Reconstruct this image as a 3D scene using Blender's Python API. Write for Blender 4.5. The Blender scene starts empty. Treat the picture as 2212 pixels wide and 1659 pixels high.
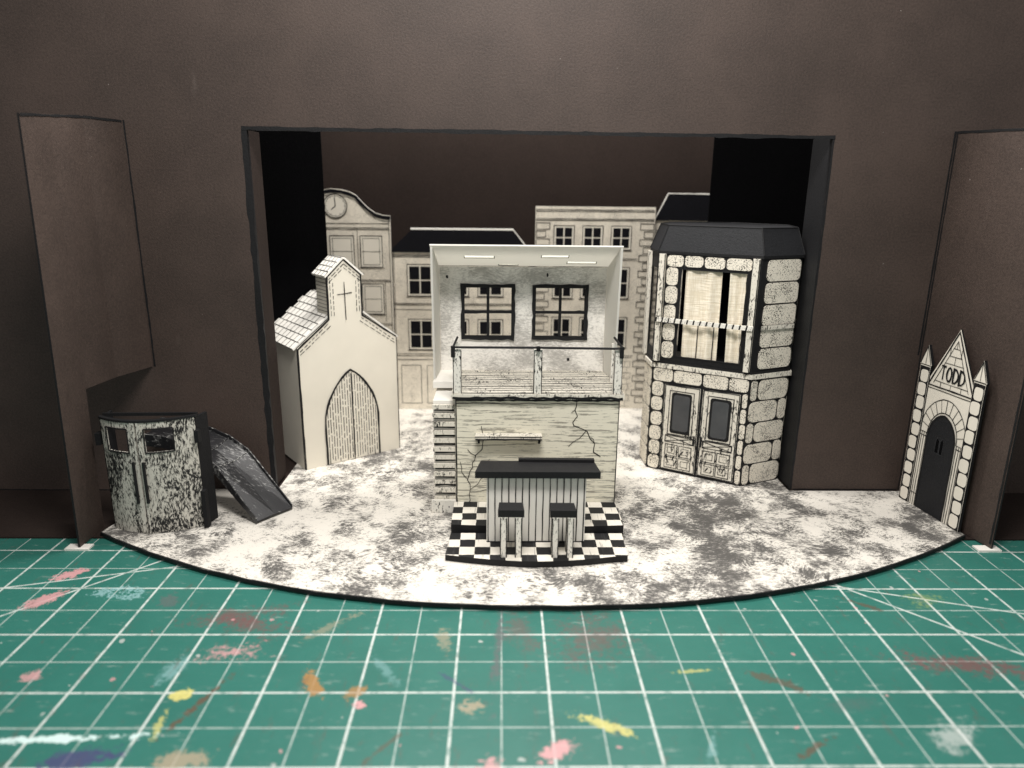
import bpy, math, random
from mathutils import Vector, Matrix
R=random.Random(7)
Z=Vector((0,0,1))
# ---------------------------------------------------------------- materials
class NT:
    def __init__(s,name):
        s.m=bpy.data.materials.new(name); s.m.use_nodes=True
        s.t=s.m.node_tree; s.n=s.t.nodes; s.l=s.t.links
        s.b=s.n["Principled BSDF"]; s.tc=s.n.new("ShaderNodeTexCoord")
        s.co=s.tc.outputs["Object"]
    def set(s,sock,v):
        if isinstance(v,bpy.types.NodeSocket): s.l.new(v,sock)
        else: sock.default_value=v
    def math(s,op,a,b=0.0,c=None,clamp=False):
        n=s.n.new("ShaderNodeMath"); n.operation=op; n.use_clamp=clamp
        s.set(n.inputs[0],a); s.set(n.inputs[1],b)
        if c is not None: s.set(n.inputs[2],c)
        return n.outputs[0]
    def noise(s,scale,detail=3,rough=.5,co=None,dist=0.0,out="Fac"):
        n=s.n.new("ShaderNodeTexNoise"); n.inputs["Scale"].default_value=scale
        n.inputs["Detail"].default_value=detail; n.inputs["Roughness"].default_value=rough
        n.inputs["Distortion"].default_value=dist
        s.l.new(co or s.co,n.inputs["Vector"]); return n.outputs[out]
    def map(s,co=None,loc=(0,0,0),rot=(0,0,0),sc=(1,1,1),typ='POINT'):
        n=s.n.new("ShaderNodeMapping"); n.vector_type=typ
        n.inputs["Location"].default_value=loc; n.inputs["Rotation"].default_value=rot; n.inputs["Scale"].default_value=sc
        s.l.new(co or s.co,n.inputs["Vector"]); return n.outputs[0]
    def ramp(s,f,a,b,inv=False):
        n=s.n.new("ShaderNodeMapRange"); n.interpolation_type='SMOOTHSTEP'
        s.set(n.inputs[0],f); n.inputs[1].default_value=a; n.inputs[2].default_value=b
        n.inputs[3].default_value=1.0 if inv else 0.0; n.inputs[4].default_value=0.0 if inv else 1.0
        return n.outputs[0]
    def mix(s,f,a,b):
        n=s.n.new("ShaderNodeMix"); n.data_type='RGBA'
        s.set(n.inputs[0],f)
        s.set(n.inputs[6],a if not isinstance(a,tuple) else (*a,1)); s.set(n.inputs[7],b if not isinstance(b,tuple) else (*b,1))
        return n.outputs[2]
    def warp(s,amt,scale):
        c=s.noise(scale,1,.5,out="Color")
        n=s.n.new("ShaderNodeVectorMath"); n.operation='MULTIPLY_ADD'
        s.l.new(c,n.inputs[0]); n.inputs[1].default_value=(amt,)*3; s.l.new(s.co,n.inputs[2]); return n.outputs[0]
    def fin(s,col,rough=.8,bump=None,bs=.2,spec=.3,bd=.01):
        s.set(s.b.inputs["Base Color"],col if not isinstance(col,tuple) else (*col,1))
        s.set(s.b.inputs["Roughness"],rough); s.b.inputs["Specular IOR Level"].default_value=spec
        if bump is not None:
            n=s.n.new("ShaderNodeBump"); n.inputs["Strength"].default_value=bs; n.inputs["Distance"].default_value=bd
            s.l.new(bump,n.inputs["Height"]); s.l.new(n.outputs[0],s.b.inputs["Normal"])
        return s.m
CREAM=(.73,.685,.59); INK=(.010,.010,.011)
def m_card(name,col,var=.25,spec=.3,rough=.8,specks=True):
    t=NT(name); a=t.noise(1.1,4,.65); c=t.noise(70,3,.8)
    f=t.math('ADD',t.math('MULTIPLY',a,.45),t.math('MULTIPLY',c,.55))
    lo=tuple(x*(1-var) for x in col); hi=tuple(min(1,x*(1+var)) for x in col)
    cc=t.mix(t.ramp(f,.33,.67),lo,hi)
    if specks:
        d=t.ramp(t.noise(30,1,.5),.80,.83); cc=t.mix(t.math('MULTIPLY',d,.35),cc,(.5,.46,.42))
        sc=t.ramp(t.noise(5,3,.7,t.map(sc=(1,1,.25),rot=(0,.5,0))),.66,.8); cc=t.mix(t.math('MULTIPLY',sc,.10),cc,(.30,.25,.22))
    return t.fin(cc,rough,c,.5,spec,.005)
def m_cream(name,col=CREAM,thr=9,smudge=0.0,sth=.62):
    t=NT(name); a=t.noise(2.5,3,.6); cc=t.mix(a,tuple(x*.86 for x in col),tuple(min(1,x*1.08) for x in col))
    if thr<5:
        f=t.math('ADD',t.noise(150,1,.5),t.math('MULTIPLY',t.noise(11,1,.5),.30))
        cc=t.mix(t.ramp(f,thr,thr+.04),cc,INK)
    if smudge>0:
        w=t.map(t.warp(.12,4),sc=(1,1,2.4)); f=t.math('ADD',t.noise(34,5,.85,w),t.math('MULTIPLY',t.noise(3.6,3,.6),.8))
        cc=t.mix(t.math('MULTIPLY',t.ramp(f,sth+.1,sth+.42),smudge),cc,(.14,.13,.115))
    return t.fin(cc,.75,a,.1,.25,.004)
def m_dry(name,base,ink,thr,fine=26,stretch=(1,1,1),msc=1.6,warp=.25,wsc=3,k=.6,soft=.06,spec=.3,k2=.0,rough=.7):
    t=NT(name); w=t.warp(warp,wsc); w2=t.map(w,sc=stretch)
    f=t.noise(fine,5,.75,w2)
    a=t.noise(msc,3,.6)
    tot=t.math('ADD',f,t.math('MULTIPLY',t.math('SUBTRACT',a,.5),k))
    if k2:
        g=t.noise(fine*.25,3,.6,w2); tot=t.math('ADD',tot,t.math('MULTIPLY',t.math('SUBTRACT',g,.5),k2))
    fac=t.ramp(tot,thr,thr+soft)
    cb=t.mix(a,tuple(x*.86 for x in base),tuple(min(1,x*1.1) for x in base))
    cc=t.mix(fac,cb,ink)
    return t.fin(cc,rough,f,.25,spec,.006)
M={}
M['brown']=m_card('brown_card',(.054,.0375,.031),.34,.4,.62)
M['brown2']=m_card('dark_brown_card',(.024,.0165,.0138),.2,.15,.85,False)
M['black']=m_card('black_card',(.010,.010,.011),.3,.2,.75,False)
M['masking']=m_card('black_masking_card',(.003,.003,.0035),.3,.05,.95,False)
M['roof']=m_card('charcoal_card',(.012,.0125,.0145),.3,.3,.65,False)
M['ink']=m_card('black_ink',INK,.3,.25,.6,False)
M['inkb']=m_card('matt_black_roof_ink',(.006,.006,.008),.3,.1,.8,False)
M['cream']=m_cream('cream_card'); M['creamd']=m_cream('cream_facade_card',(.77,.71,.60),.79,.22,.62)
M['white']=m_cream('white_card',(.81,.785,.73))
M['stone']=m_cream('speckled_stone',(.79,.735,.63),.735)
M['stonep']=m_cream('plain_stone',(.77,.72,.63))
M['smudge']=m_cream('graphite_smudged_wall',(.84,.815,.765),9,.62,.65)
M['dryposts']=m_dry('dry_brushed_post',(.74,.70,.61),INK,.53,80,(1,1,.3),7,.04,6,.4,.1)
M['dryleg']=m_dry('inked_white_leg',(.80,.77,.70),INK,.55,95,(1,1,.4),8,.04,6,.35,.08)
M['drystipple']=m_dry('stippled_door',(.60,.575,.51),INK,.425,75,(1.2,1.2,.40),3.5,.08,5,.50,.15,k2=.22)
M['dryframe']=m_dry('stippled_frame',(.60,.575,.51),INK,.475,75,(1.2,1.2,.40),3.5,.08,5,.50,.13,k2=.22)
M['dryblack']=m_dry('black_with_white_brush',(.26,.26,.255),(.013,.013,.015),.315,55,(.3,1.6,.6),4,.05,4,.50,.14,spec=.5,rough=.38)
M['edgeblack']=m_dry('scuffed_black_edge',(.45,.45,.43),(.014,.014,.016),.385,60,(.3,1.2,.6),5,.05,5,.40,.12,spec=.5,rough=.4)
t=NT('dry_brushed_floor'); w=t.warp(.35,2.8)
wA=t.map(w,rot=(0,0,.45),sc=(1,3.0,1)); wB=t.map(w,rot=(0,0,-.75),sc=(1,3.0,1))
clump=t.noise(4.0,5,.75); cs=t.math('SUBTRACT',clump,.5)
fA=t.noise(31,5,.80,wA); fB=t.noise(44,4,.82,wB)
grad=t.noise(.9,1,.5); gs=t.math('MULTIPLY',t.math('SUBTRACT',grad,.5),.35)
sp=t.n.new("ShaderNodeSeparateXYZ"); t.l.new(t.co,sp.inputs[0]); fr_=t.math('MULTIPLY',t.ramp(sp.outputs[1],-.9,.6,True),.035); gs=t.math('ADD',gs,fr_)
tA=t.math('ADD',t.math('ADD',fA,t.math('MULTIPLY',cs,.72)),gs); tB=t.math('ADD',t.math('ADD',fB,t.math('MULTIPLY',cs,.85)),gs)
fac=t.math('MAXIMUM',t.ramp(tA,.54,.595),t.math('MULTIPLY',t.ramp(tB,.55,.61),.85))
soft=t.math('MULTIPLY',t.ramp(t.math('ADD',clump,t.math('MULTIPLY',fA,.5)),.66,.98),.30)
cb=t.mix(soft,(.74,.705,.64),(.18,.17,.16)); cc=t.mix(t.math('MULTIPLY',fac,.88),cb,(.026,.025,.026))
M['floor']=t.fin(cc,.62,fA,.2,.35,.006)
t=NT('woven_cloth'); w1=t.noise(110,0,.5,t.map(sc=(1,1,.1))); w2=t.noise(110,0,.5,t.map(sc=(.1,.1,1)))
ww=t.math('ADD',w1,w2); M['fabric']=t.fin(t.mix(t.ramp(ww,.75,1.25),(.74,.66,.52),(.86,.79,.66)),.95,ww,.35,.05,.006)
t=NT('grey_glass_film'); M['glass']=t.fin(t.mix(t.noise(6,3),(.035,.04,.045),(.09,.09,.095)),.25,spec=.6)
def m_trans(name,col,k):
    t=NT(name); t.fin(t.mix(t.noise(6,2),tuple(x*.93 for x in col),col),.8); tr=t.n.new("ShaderNodeBsdfTranslucent"); tr.inputs[0].default_value=(*col,1)
    mx=t.n.new("ShaderNodeMixShader"); mx.inputs[0].default_value=k; o=t.n["Material Output"]
    t.l.new(t.b.outputs[0],mx.inputs[1]); t.l.new(tr.outputs[0],mx.inputs[2]); t.l.new(mx.outputs[0],o.inputs[0]); return t.m
M['paper']=m_trans('thin_white_paper',(.86,.845,.80),.42); M['thin']=m_trans('tissue_over_slot',(.90,.90,.80),.5)
t=NT('inked_clapboard_wall'); w=t.map(t.warp(.02,5),sc=(.035,.035,1)); f=t.noise(120,2,.6,w); g=t.noise(2.2,2,.6); h=t.noise(40,3,.75,t.map(sc=(.4,.4,1)))
tot=t.math('ADD',f,t.math('MULTIPLY',t.math('SUBTRACT',g,.5),.15)); tot=t.math('ADD',tot,t.math('MULTIPLY',t.math('SUBTRACT',h,.5),.45))
cc=t.mix(t.math('MULTIPLY',t.ramp(tot,.53,.62),.62),(.76,.725,.60),(.06,.056,.048)); M['clap']=t.fin(cc,.75,f,.2,.25,.004)
t=NT('checkered_tiles'); ch=t.n.new("ShaderNodeTexChecker"); ch.inputs["Scale"].default_value=1/.096
t.l.new(t.map(t.warp(.010,14),loc=(.013,.021,.5)),ch.inputs["Vector"]); ch.inputs[1].default_value=(.75,.71,.63,1); ch.inputs[2].default_value=(.012,.012,.013,1)
lns=t.ramp(t.noise(60,2,.6,t.map(sc=(1,.06,1))),.60,.66); M['check']=t.fin(t.mix(t.math('MULTIPLY',lns,.45),ch.outputs[0],(.05,.05,.05)),.6,t.noise(50,1),.15,.3,.004)
# cutting mat
t=NT('green_cutting_mat'); sep=t.n.new("ShaderNodeSeparateXYZ"); t.l.new(t.co,sep.inputs[0]); X,Yc=sep.outputs[0],sep.outputs[1]
base=t.mix(t.noise(2,5,.7),(.018,.118,.094),(.036,.182,.148))
wear=t.ramp(t.noise(13,5,.75),.36,.52)
def gl(c,off,half,hw):
    p=t.math('PINGPONG',t.math('ADD',c,off),half); return t.ramp(p,hw,hw+.003,True)
l1=t.math('MAXIMUM',gl(X,-.235+22,.11,.0018),gl(Yc,.02+22,.11,.0018))
l2=t.math('MAXIMUM',gl(X,-.235+22,.22,.0048),gl(Yc,.02+22,.22,.0044))
def dl(a,b,c,hw):
    d=t.math('ABSOLUTE',t.math('ADD',t.math('ADD',t.math('MULTIPLY',X,a),t.math('MULTIPLY',Yc,b)),c)); return t.ramp(d,hw,hw+.003,True)
l3=t.math('MAXIMUM',dl(.707,.707,-.495,.005),dl(.29,.957,.68,.004)); l4=t.math('MAXIMUM',dl(-.707,.707,-.75,.005),dl(-.26,.966,.55,.004))
ln=t.math('MAXIMUM',t.math('MAXIMUM',t.math('MULTIPLY',l1,.72),l2),t.math('MAXIMUM',l3,l4))
ln=t.math('MULTIPLY',ln,t.math('ADD',t.math('MULTIPLY',wear,.55),.36),clamp=True)
cc=t.mix(ln,base,(.60,.65,.62))
nz=t.noise(7,4,.65); nz2=t.noise(38,4,.75); nzs=t.math('MULTIPLY',t.math('SUBTRACT',nz,.5),2.8); nz2s=t.math('MULTIPLY',t.math('SUBTRACT',nz2,.5),3.2); nsum=t.math('ADD',nzs,nz2s)
def blob(x,y,rx,ry,rot,col,op=1.0,ring=False,soft=.35):
    global cc
    mp=t.map(loc=(x,y,0),rot=(0,0,rot),sc=(rx,ry,100),typ='TEXTURE')
    v=t.n.new("ShaderNodeVectorMath"); v.operation='LENGTH'; t.l.new(mp,v.inputs[0])
    d=t.math('ADD',v.outputs["Value"],nsum)
    f=t.ramp(d,1.0-soft,1.0,True)
    if ring: f=t.math('MULTIPLY',f,t.ramp(d,.35,.6))
    cc=t.mix(t.math('MULTIPLY',f,op),cc,col)
PK=(.62,.32,.33); YL=(.60,.55,.18); OC=(.36,.19,.06); RD=(.20,.05,.06); BR=(.12,.065,.04); CY=(.30,.50,.52); PU=(.06,.05,.15); TN=(.40,.32,.22); GY=(.10,.12,.12)
for b in [(-1.42,-1.62,.30,.11,.2,RD,.45,False,.9),(.48,-1.80,.28,.22,1.2,RD,.42,False,1.0),(2.3,-2.02,.40,.09,-.2,RD,.6,False,.8),(-1.30,-1.70,.26,.08,-.3,RD,.45,False,.8),(.12,-1.75,.10,.28,.1,RD,.35,False,1),
 (-2.55,-1.18,.09,.045,.7,PK,.9),(-2.55,-1.46,.12,.055,.9,PK,.8),(-2.15,-1.38,.14,.07,0,CY,.75,True),(-1.85,-1.46,.05,.09,.3,GY,.65),
 (-1.35,-1.93,.18,.07,.1,PK,.7,False,.7),(-.86,-2.16,.035,.11,.5,OC,.85),(-1.44,-2.23,.05,.045,0,YL,.9),(-1.46,-2.42,.02,.08,.1,YL,.6),(-1.56,-2.05,.05,.14,-.3,CY,.45,False,.8),
 (-.12,-2.32,.07,.05,.4,TN,.7),(.48,-2.43,.13,.032,-.5,YL,.8),(1.33,-2.15,.15,.035,-.5,BR,.6),(.25,-2.58,.08,.05,.6,PK,.9),(-.03,-2.66,.05,.06,0,PK,.8),
 (-1.85,-2.50,.36,.022,.05,(.6,.76,.74),.95),(-1.68,-2.60,.14,.06,.3,PU,.8),(-1.34,-2.28,.022,.18,-.4,BR,.8),(-.28,-1.82,.05,.12,0,TN,.5,False,.8),(0.0,-1.85,.026,.50,-.05,GY,.85,False,.8),
 (1.95,-2.50,.14,.08,.6,(.6,.62,.6),.5,False,.9),(.97,-2.07,.10,.015,.1,YL,.5),(1.33,-2.56,.12,.02,.6,BR,.7),(-.66,-2.22,.05,.035,.6,OC,.7),(-1.30,-2.62,.13,.05,.2,TN,.7),(-.62,-2.30,.025,.035,.5,PK,.9),
 (2.05,-1.5,.12,.02,-.6,BR,.6),(2.45,-1.45,.14,.08,.3,(.40,.46,.12),.35,False,.9),(-.2,-2.15,.12,.012,-.7,PU,.5),(.9,-2.55,.09,.02,1.2,CY,.35),(-2.2,-2.1,.05,.04,0,PK,.7),(-.45,-2.52,.13,.012,.9,BR,.5),(-.9,-1.72,.18,.04,.8,TN,.4,False,.8),(1.6,-2.3,.2,.05,.2,GY,.3,False,.9),(-.55,-2.05,.03,.12,.6,CY,.3,False,.8),(.75,-1.95,.06,.16,.2,GY,.3,False,.9)]:
    blob(*b)
vo=t.n.new("ShaderNodeTexVoronoi"); vo.inputs["Scale"].default_value=10; t.l.new(t.warp(.05,14),vo.inputs["Vector"])
sc=t.n.new("ShaderNodeSeparateColor"); t.l.new(vo.outputs["Color"],sc.inputs[0])
dot=t.math('MULTIPLY',t.math('LESS_THAN',vo.outputs["Distance"],t.math('MULTIPLY',sc.outputs[1],.15)),t.math('LESS_THAN',sc.outputs[0],.42))
cr=t.n.new("ShaderNodeValToRGB"); cr.color_ramp.interpolation='CONSTANT'; e=cr.color_ramp.elements; e[0].color=(*PK,1); e[1].position=.25; e[1].color=(.5,.52,.5,1)
for p_,c_ in ((.45,YL),(.6,RD),(.75,CY),(.88,BR)): q=e.new(p_); q.color=(*c_,1)
t.l.new(sc.outputs[2],cr.inputs[0]); cc=t.mix(t.math('MULTIPLY',dot,.65),cc,cr.outputs[0])
sm=t.ramp(t.noise(14,5,.8,t.map(sc=(1,.3,1),rot=(0,0,.6))),.56,.70); cc=t.mix(t.math('MULTIPLY',sm,.45),cc,(.11,.075,.06))
sm=t.ramp(t.noise(24,5,.8,t.map(sc=(.25,1,1),rot=(0,0,.3))),.58,.70); cc=t.mix(t.math('MULTIPLY',sm,.36),cc,(.42,.47,.44))
M['mat']=t.fin(cc,t.math('ADD',t.math('MULTIPLY',nz2,.3),.26),nz2,.25,.5,.004)
t=NT('grey_tabletop'); M['table']=t.fin(t.mix(t.noise(3,2),(.2,.2,.2),(.3,.3,.29)),.6)
# ---------------------------------------------------------------- mesh builder
def fr(O,U,V=(0,0,1)):
    O=Vector(O); U=Vector(U).normalized(); V=Vector(V).normalized(); return (O,U,V,U.cross(V).normalized())
def P(F,s,t,d=0.0): return F[0]+F[1]*s+F[2]*t+F[3]*d
class MB:
    def __init__(s): s.v=[];s.f=[];s.mi=[];s.m=[]
    def mat(s,k):
        if k not in s.m: s.m.append(k)
        return s.m.index(k)
    def face(s,pts,k):
        i=len(s.v); s.v+= [Vector(p) for p in pts]; s.f.append(list(range(i,i+len(pts)))); s.mi.append(s.mat(k))
    def ext(s,pts,vec,k,side=None,back=None):
        pts=[Vector(p) for p in pts]; vec=Vector(vec); n=len(pts); i=len(s.v)
        s.v+=pts+[p+vec for p in pts]
        s.f.append([i+n+j for j in range(n)]); s.mi.append(s.mat(k))
        s.f.append([i+j for j in reversed(range(n))]); s.mi.append(s.mat(back or k))
        for j in range(n):
            a,b=j,(j+1)%n; s.f.append([i+a,i+b,i+n+b,i+n+a]); s.mi.append(s.mat(side or k))
    def prism(s,F,p2,d0,d1,k,side=None,back=None):
        s.ext([P(F,a,b,d0) for a,b in p2],F[3]*(d1-d0),k,side,back)
    def rect(s,F,s0,s1,t0,t1,d0,d1,k,side=None,back=None): s.prism(F,[(s0,t0),(s1,t0),(s1,t1),(s0,t1)],d0,d1,k,side,back)
    def box(s,x0,x1,y0,y1,z0,z1,k,side=None): s.ext([(x0,y0,z0),(x1,y0,z0),(x1,y1,z0),(x0,y1,z0)],(0,0,z1-z0),k,side)
    def grid(s,F,s0,s1,t0,t1,holes,d0,d1,k,edge=None,back=None):
        xs=sorted({s0,s1,*[h[0] for h in holes],*[h[1] for h in holes]}); ts=sorted({t0,t1,*[h[2] for h in holes],*[h[3] for h in holes]})
        def solid(i,j):
            if i<0 or j<0 or i>=len(xs)-1 or j>=len(ts)-1: return False
            a=(xs[i]+xs[i+1])/2;b=(ts[j]+ts[j+1])/2
            return not any(h[0]<a<h[1] and h[2]<b<h[3] for h in holes)
        for i in range(len(xs)-1):
            for j in range(len(ts)-1):
                if not solid(i,j): continue
                a,b,c,d=xs[i],xs[i+1],ts[j],ts[j+1]
                s.face([P(F,a,c,d1),P(F,b,c,d1),P(F,b,d,d1),P(F,a,d,d1)],k)
                s.face([P(F,a,d,d0),P(F,b,d,d0),P(F,b,c,d0),P(F,a,c,d0)],back or k)
                e=edge or k
                if not solid(i-1,j): s.face([P(F,a,c,d0),P(F,a,c,d1),P(F,a,d,d1),P(F,a,d,d0)],e)
                if not solid(i+1,j): s.face([P(F,b,c,d1),P(F,b,c,d0),P(F,b,d,d0),P(F,b,d,d1)],e)
                if not solid(i,j-1): s.face([P(F,a,c,d0),P(F,b,c,d0),P(F,b,c,d1),P(F,a,c,d1)],e)
                if not solid(i,j+1): s.face([P(F,a,d,d1),P(F,b,d,d1),P(F,b,d,d0),P(F,a,d,d0)],e)
    def line(s,F,pts,w=.006,d=.003,k='ink',jit=.0012,seg=.06):
        d+=R.random()*.0008
        q=[]
        for a,b in zip(pts[:-1],pts[1:]):
            L=math.dist(a,b); n=max(1,int(L/seg))
            for i in range(n): q.append((a[0]+(b[0]-a[0])*i/n,a[1]+(b[1]-a[1])*i/n))
        q.append(pts[-1]); closed=math.dist(pts[0],pts[-1])<1e-6
        q=[(a+R.uniform(-jit,jit),b+R.uniform(-jit,jit)) for a,b in q]
        if closed: q[-1]=q[0]
        n=len(q); Lf=[];Rt=[]
        for i in range(n):
            def dirn(a,b):
                l=math.dist(a,b) or 1; return ((b[0]-a[0])/l,(b[1]-a[1])/l)
            d0=dirn(q[i-1],q[i]) if i>0 else (dirn(q[-2],q[-1]) if closed else dirn(q[0],q[1]))
            d1=dirn(q[i],q[i+1]) if i<n-1 else (dirn(q[0],q[1]) if closed else d0)
            nx,ny=-(d0[1]+d1[1]),d0[0]+d1[0]; l=math.hypot(nx,ny)
            if l<.3: nx,ny,l=-d1[1],d1[0],1
            nx/=l;ny/=l; m=1/max(.5,nx*-d1[1]+ny*d1[0]); h=w/2*R.uniform(.72,1.28)*m
            Lf.append((q[i][0]+nx*h,q[i][1]+ny*h)); Rt.append((q[i][0]-nx*h,q[i][1]-ny*h))
        i0=len(s.v)
        for a,b in zip(Lf,Rt): s.v+=[P(F,*a,d),P(F,*b,d)]
        for i in range(n-1): s.f.append([i0+2*i+1,i0+2*i+3,i0+2*i+2,i0+2*i]); s.mi.append(s.mat(k))
    def lrect(s,F,s0,s1,t0,t1,w=.006,d=.003,k='ink'): s.line(F,[(s0,t0),(s1,t0),(s1,t1),(s0,t1),(s0,t0)],w,d,k)
    def rr(s,F,s0,s1,t0,t1,r=.02,d0=0.0,d1=.004,k='stone'):
        j=.005; s0+=R.uniform(0,j);s1-=R.uniform(0,j);t0+=R.uniform(0,j);t1-=R.uniform(0,j)
        r=min(r,(s1-s0)/2.2,(t1-t0)/2.2); p=[]
        for cx,cy,a0 in ((s1-r,t0+r,-90),(s1-r,t1-r,0),(s0+r,t1-r,90),(s0+r,t0+r,180)):
            for a in (0,30,60,90):
                q=math.radians(a0+a); p.append((cx+r*math.cos(q)+R.uniform(-.0015,.0015),cy+r*math.sin(q)+R.uniform(-.001,.001)))
        s.prism(F,p,d0,d1,k)
    def bricks(s,F,s0,s1,t0,t1,rows,bw,w=.004,d=.003):
        h=(t1-t0)/rows
        for i in range(rows+1): s.line(F,[(s0,t0+i*h),(s1,t0+i*h)],w,d)
        for i in range(rows):
            x=s0+(bw/2 if i%2 else 0)
            while x<=s1+1e-6: s.line(F,[(x,t0+i*h),(x,t0+(i+1)*h)],w,d); x+=bw*R.uniform(.92,1.08)
    def rod(s,p0,p1,r,k,n=8):
        p0=Vector(p0);p1=Vector(p1);a=(p1-p0).normalized(); u=a.orthogonal().normalized(); v=a.cross(u)
        s.ext([p0+u*r*math.cos(2*math.pi*i/n)+v*r*math.sin(2*math.pi*i/n) for i in range(n)],p1-p0,k)
    def obj(s,name,parent=None,base=None,label=None):
        if base is None:
            base=parent["_b"] if parent else (0,0,0)
        B=Vector(base); me=bpy.data.meshes.new(name); me.from_pydata([v-B for v in s.v],[],s.f)
        for k in s.m: me.materials.append(M[k])
        me.polygons.foreach_set("material_index",s.mi); me.update()
        o=bpy.data.objects.new(name,me); bpy.context.scene.collection.objects.link(o)
        if parent is not None: o.parent=parent; o["_b"]=tuple(B)
        else: o.location=B; o["_b"]=tuple(B)
        if label: o["label"]=label
        return o
def tag(o,label,cat,group=None):
    o["label"]=label; o["category"]=cat
    if group: o["group"]=group
    return o
def thing(name,base,label,cat,group=None):
    o=bpy.data.objects.new(name,None); o.empty_display_size=.1; o.location=base; o["_b"]=tuple(base)
    bpy.context.scene.collection.objects.link(o); return tag(o,label,cat,group)
FX=lambda y: fr((0,y,0),(1,0,0))
# ---------------------------------------------------------------- ground
b=MB(); b.face([(-30,-30,-.03),(30,-30,-.03),(30,30,-.03),(-30,30,-.03)],'table'); o=b.obj('ground'); o["kind"]="structure"
b=MB(); b.box(-4.6,4.6,-4.2,1.2,-.026,0,'mat'); o=b.obj('cutting_mat'); tag(o,"green cutting mat with white grid and dried paint splashes","cutting mat")
b=MB(); b.box(-5,5.2,-.745,3.2,.002,.012,'brown2'); o=b.obj('base_board'); tag(o,"dark brown card base under the model theatre","board")
# ---------------------------------------------------------------- stage floor
arc=[]
for i in range(41):
    x=-2.62+5.74*i/40; q=abs((x-.26)/2.88)**2.2; arc.append((x,-1.575+.85*q+R.uniform(-.004,.004),.014))
b=MB(); b.ext(arc+[(3.06,-.02,.014),(2.21,-.02,.014),(2.21,2.58,.014),(-1.67,2.58,.014),(-1.67,-.02,.014),(-2.48,-.02,.014)],(0,0,.021),'floor','ink')
FH=fr((0,0,.035),(1,0,0),(0,1,0)); b.line(FH,[(x,y+.004) for x,y,z in arc],.010,.001,'ink')
o=b.obj('stage_floor'); tag(o,"curved white stage floor with black dry-brushed texture and black edge","stage floor")
ZF=.0365
# ---------------------------------------------------------------- proscenium
T=thing('proscenium_wall',(.27,0,.012),"tall dark brown card wall with a wide rectangular stage opening","wall")
b=MB(); b.grid(FX(0),-5,5.2,.013,4.0,[(-1.69,2.225,.013,2.595)],-.045,0,'brown','ink'); 
F=FX(0); b.line(F,[(-1.704,.04),(-1.704,2.605)],.042,.002,'ink'); b.line(F,[(-1.72,2.607),(2.24,2.592)],.024,.004,'ink',.002); b.line(F,[(2.230,.04),(2.230,2.59)],.014,.002,'ink')
b.line(F,[(-5,.015),(-2.5,.015)],.01,.002,'ink'); b.line(F,[(2.25,.04),(3.05,.04)],.008,.002,'ink')
b.line(F,[(3.046,1.1),(3.046,2.64)],.012,.002,'ink'); b.line(F,[(-2.485,.98),(-2.485,2.65)],.012,.002,'ink'); b.obj('wall',T)
b=MB(); b.box(2.226,2.245,.047,.32,.037,2.60,'brown','ink'); b.obj('opening_return',T)
b=MB(); b.box(-1.715,-1.695,.047,.28,.037,2.60,'brown2'); b.obj('opening_return',T)
def wing(pts,door,label):
    T=thing('wing_flat',(pts[0][0],pts[0][1],.012),label,"stage flat","side flats of the model theatre")
    b=MB()
    for (x0,y0,zt0,e0),(x1,y1,zt1,e1) in zip(pts[:-1],pts[1:]):
        zb=door if (y0>-.61 or y1>-.5) and door else .013
        A=Vector((x0+e0*zb/zt0,y0,zb)); Bq=Vector((x1+e1*zb/zt1,y1,zb)); C=Vector((x1+e1,y1,zt1)); D=Vector((x0+e0,y0,zt0))
        nrm=(Bq-A).cross(D-A).normalized(); b.ext([A-nrm*.012,Bq-nrm*.012,C-nrm*.012,D-nrm*.012],nrm*.012,'brown','ink')
        Fe=fr(D,(C-D),Z); b.line(Fe,[(0,-.008),((C-D).length,-.008)],.014,.003)
    if not door:
        F=fr((pts[0][0],pts[0][1],0),(pts[1][0]-pts[0][0],pts[1][1]-pts[0][1],0)); L=math.dist(pts[0][:2],pts[1][:2]); b.line(F,[(L-.012,.04),(L-.012,2.60)],.014,.003); b.line(F,[(.012,.04),(.012,2.63)],.012,.003)
    b.obj('panel',T)
    e=pts[0] if door else pts[1]
    b=MB(); b.box(e[0]-.09,e[0]+.06,e[1]-.02,e[1]+.05,.0005,.012,'white'); b.obj('foot_tab',T)
wing([(-2.665,-.885,2.61,.065),(-2.665,-.60,2.63,.055),(-2.615,-.30,2.65,.03),(-2.50,-.004,2.65,0)],.98,"bent dark brown card side flat with a low doorway")
wing([(3.055,-.004,2.64,0),(3.20,-.88,2.615,0)],None,"dark brown card side flat behind the mausoleum front")
for x0,x1 in ((-3.0,-1.49),(1.77,3.2)):
    b=MB(); b.box(x0,x1,1.2,1.215,.04,3.2,'masking'); o=b.obj('masking_flat',base=((x0+x1)/2,1.2,.04)); tag(o,"tall black card masking flat standing inside the stage","stage flat","black masking flats")
b=MB(); b.box(-4,4.4,2.60,2.62,.013,3.9,'brown2'); o=b.obj('backdrop',base=(.2,2.62,.013)); tag(o,"very dark brown card backdrop behind the street facades","backdrop")
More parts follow.
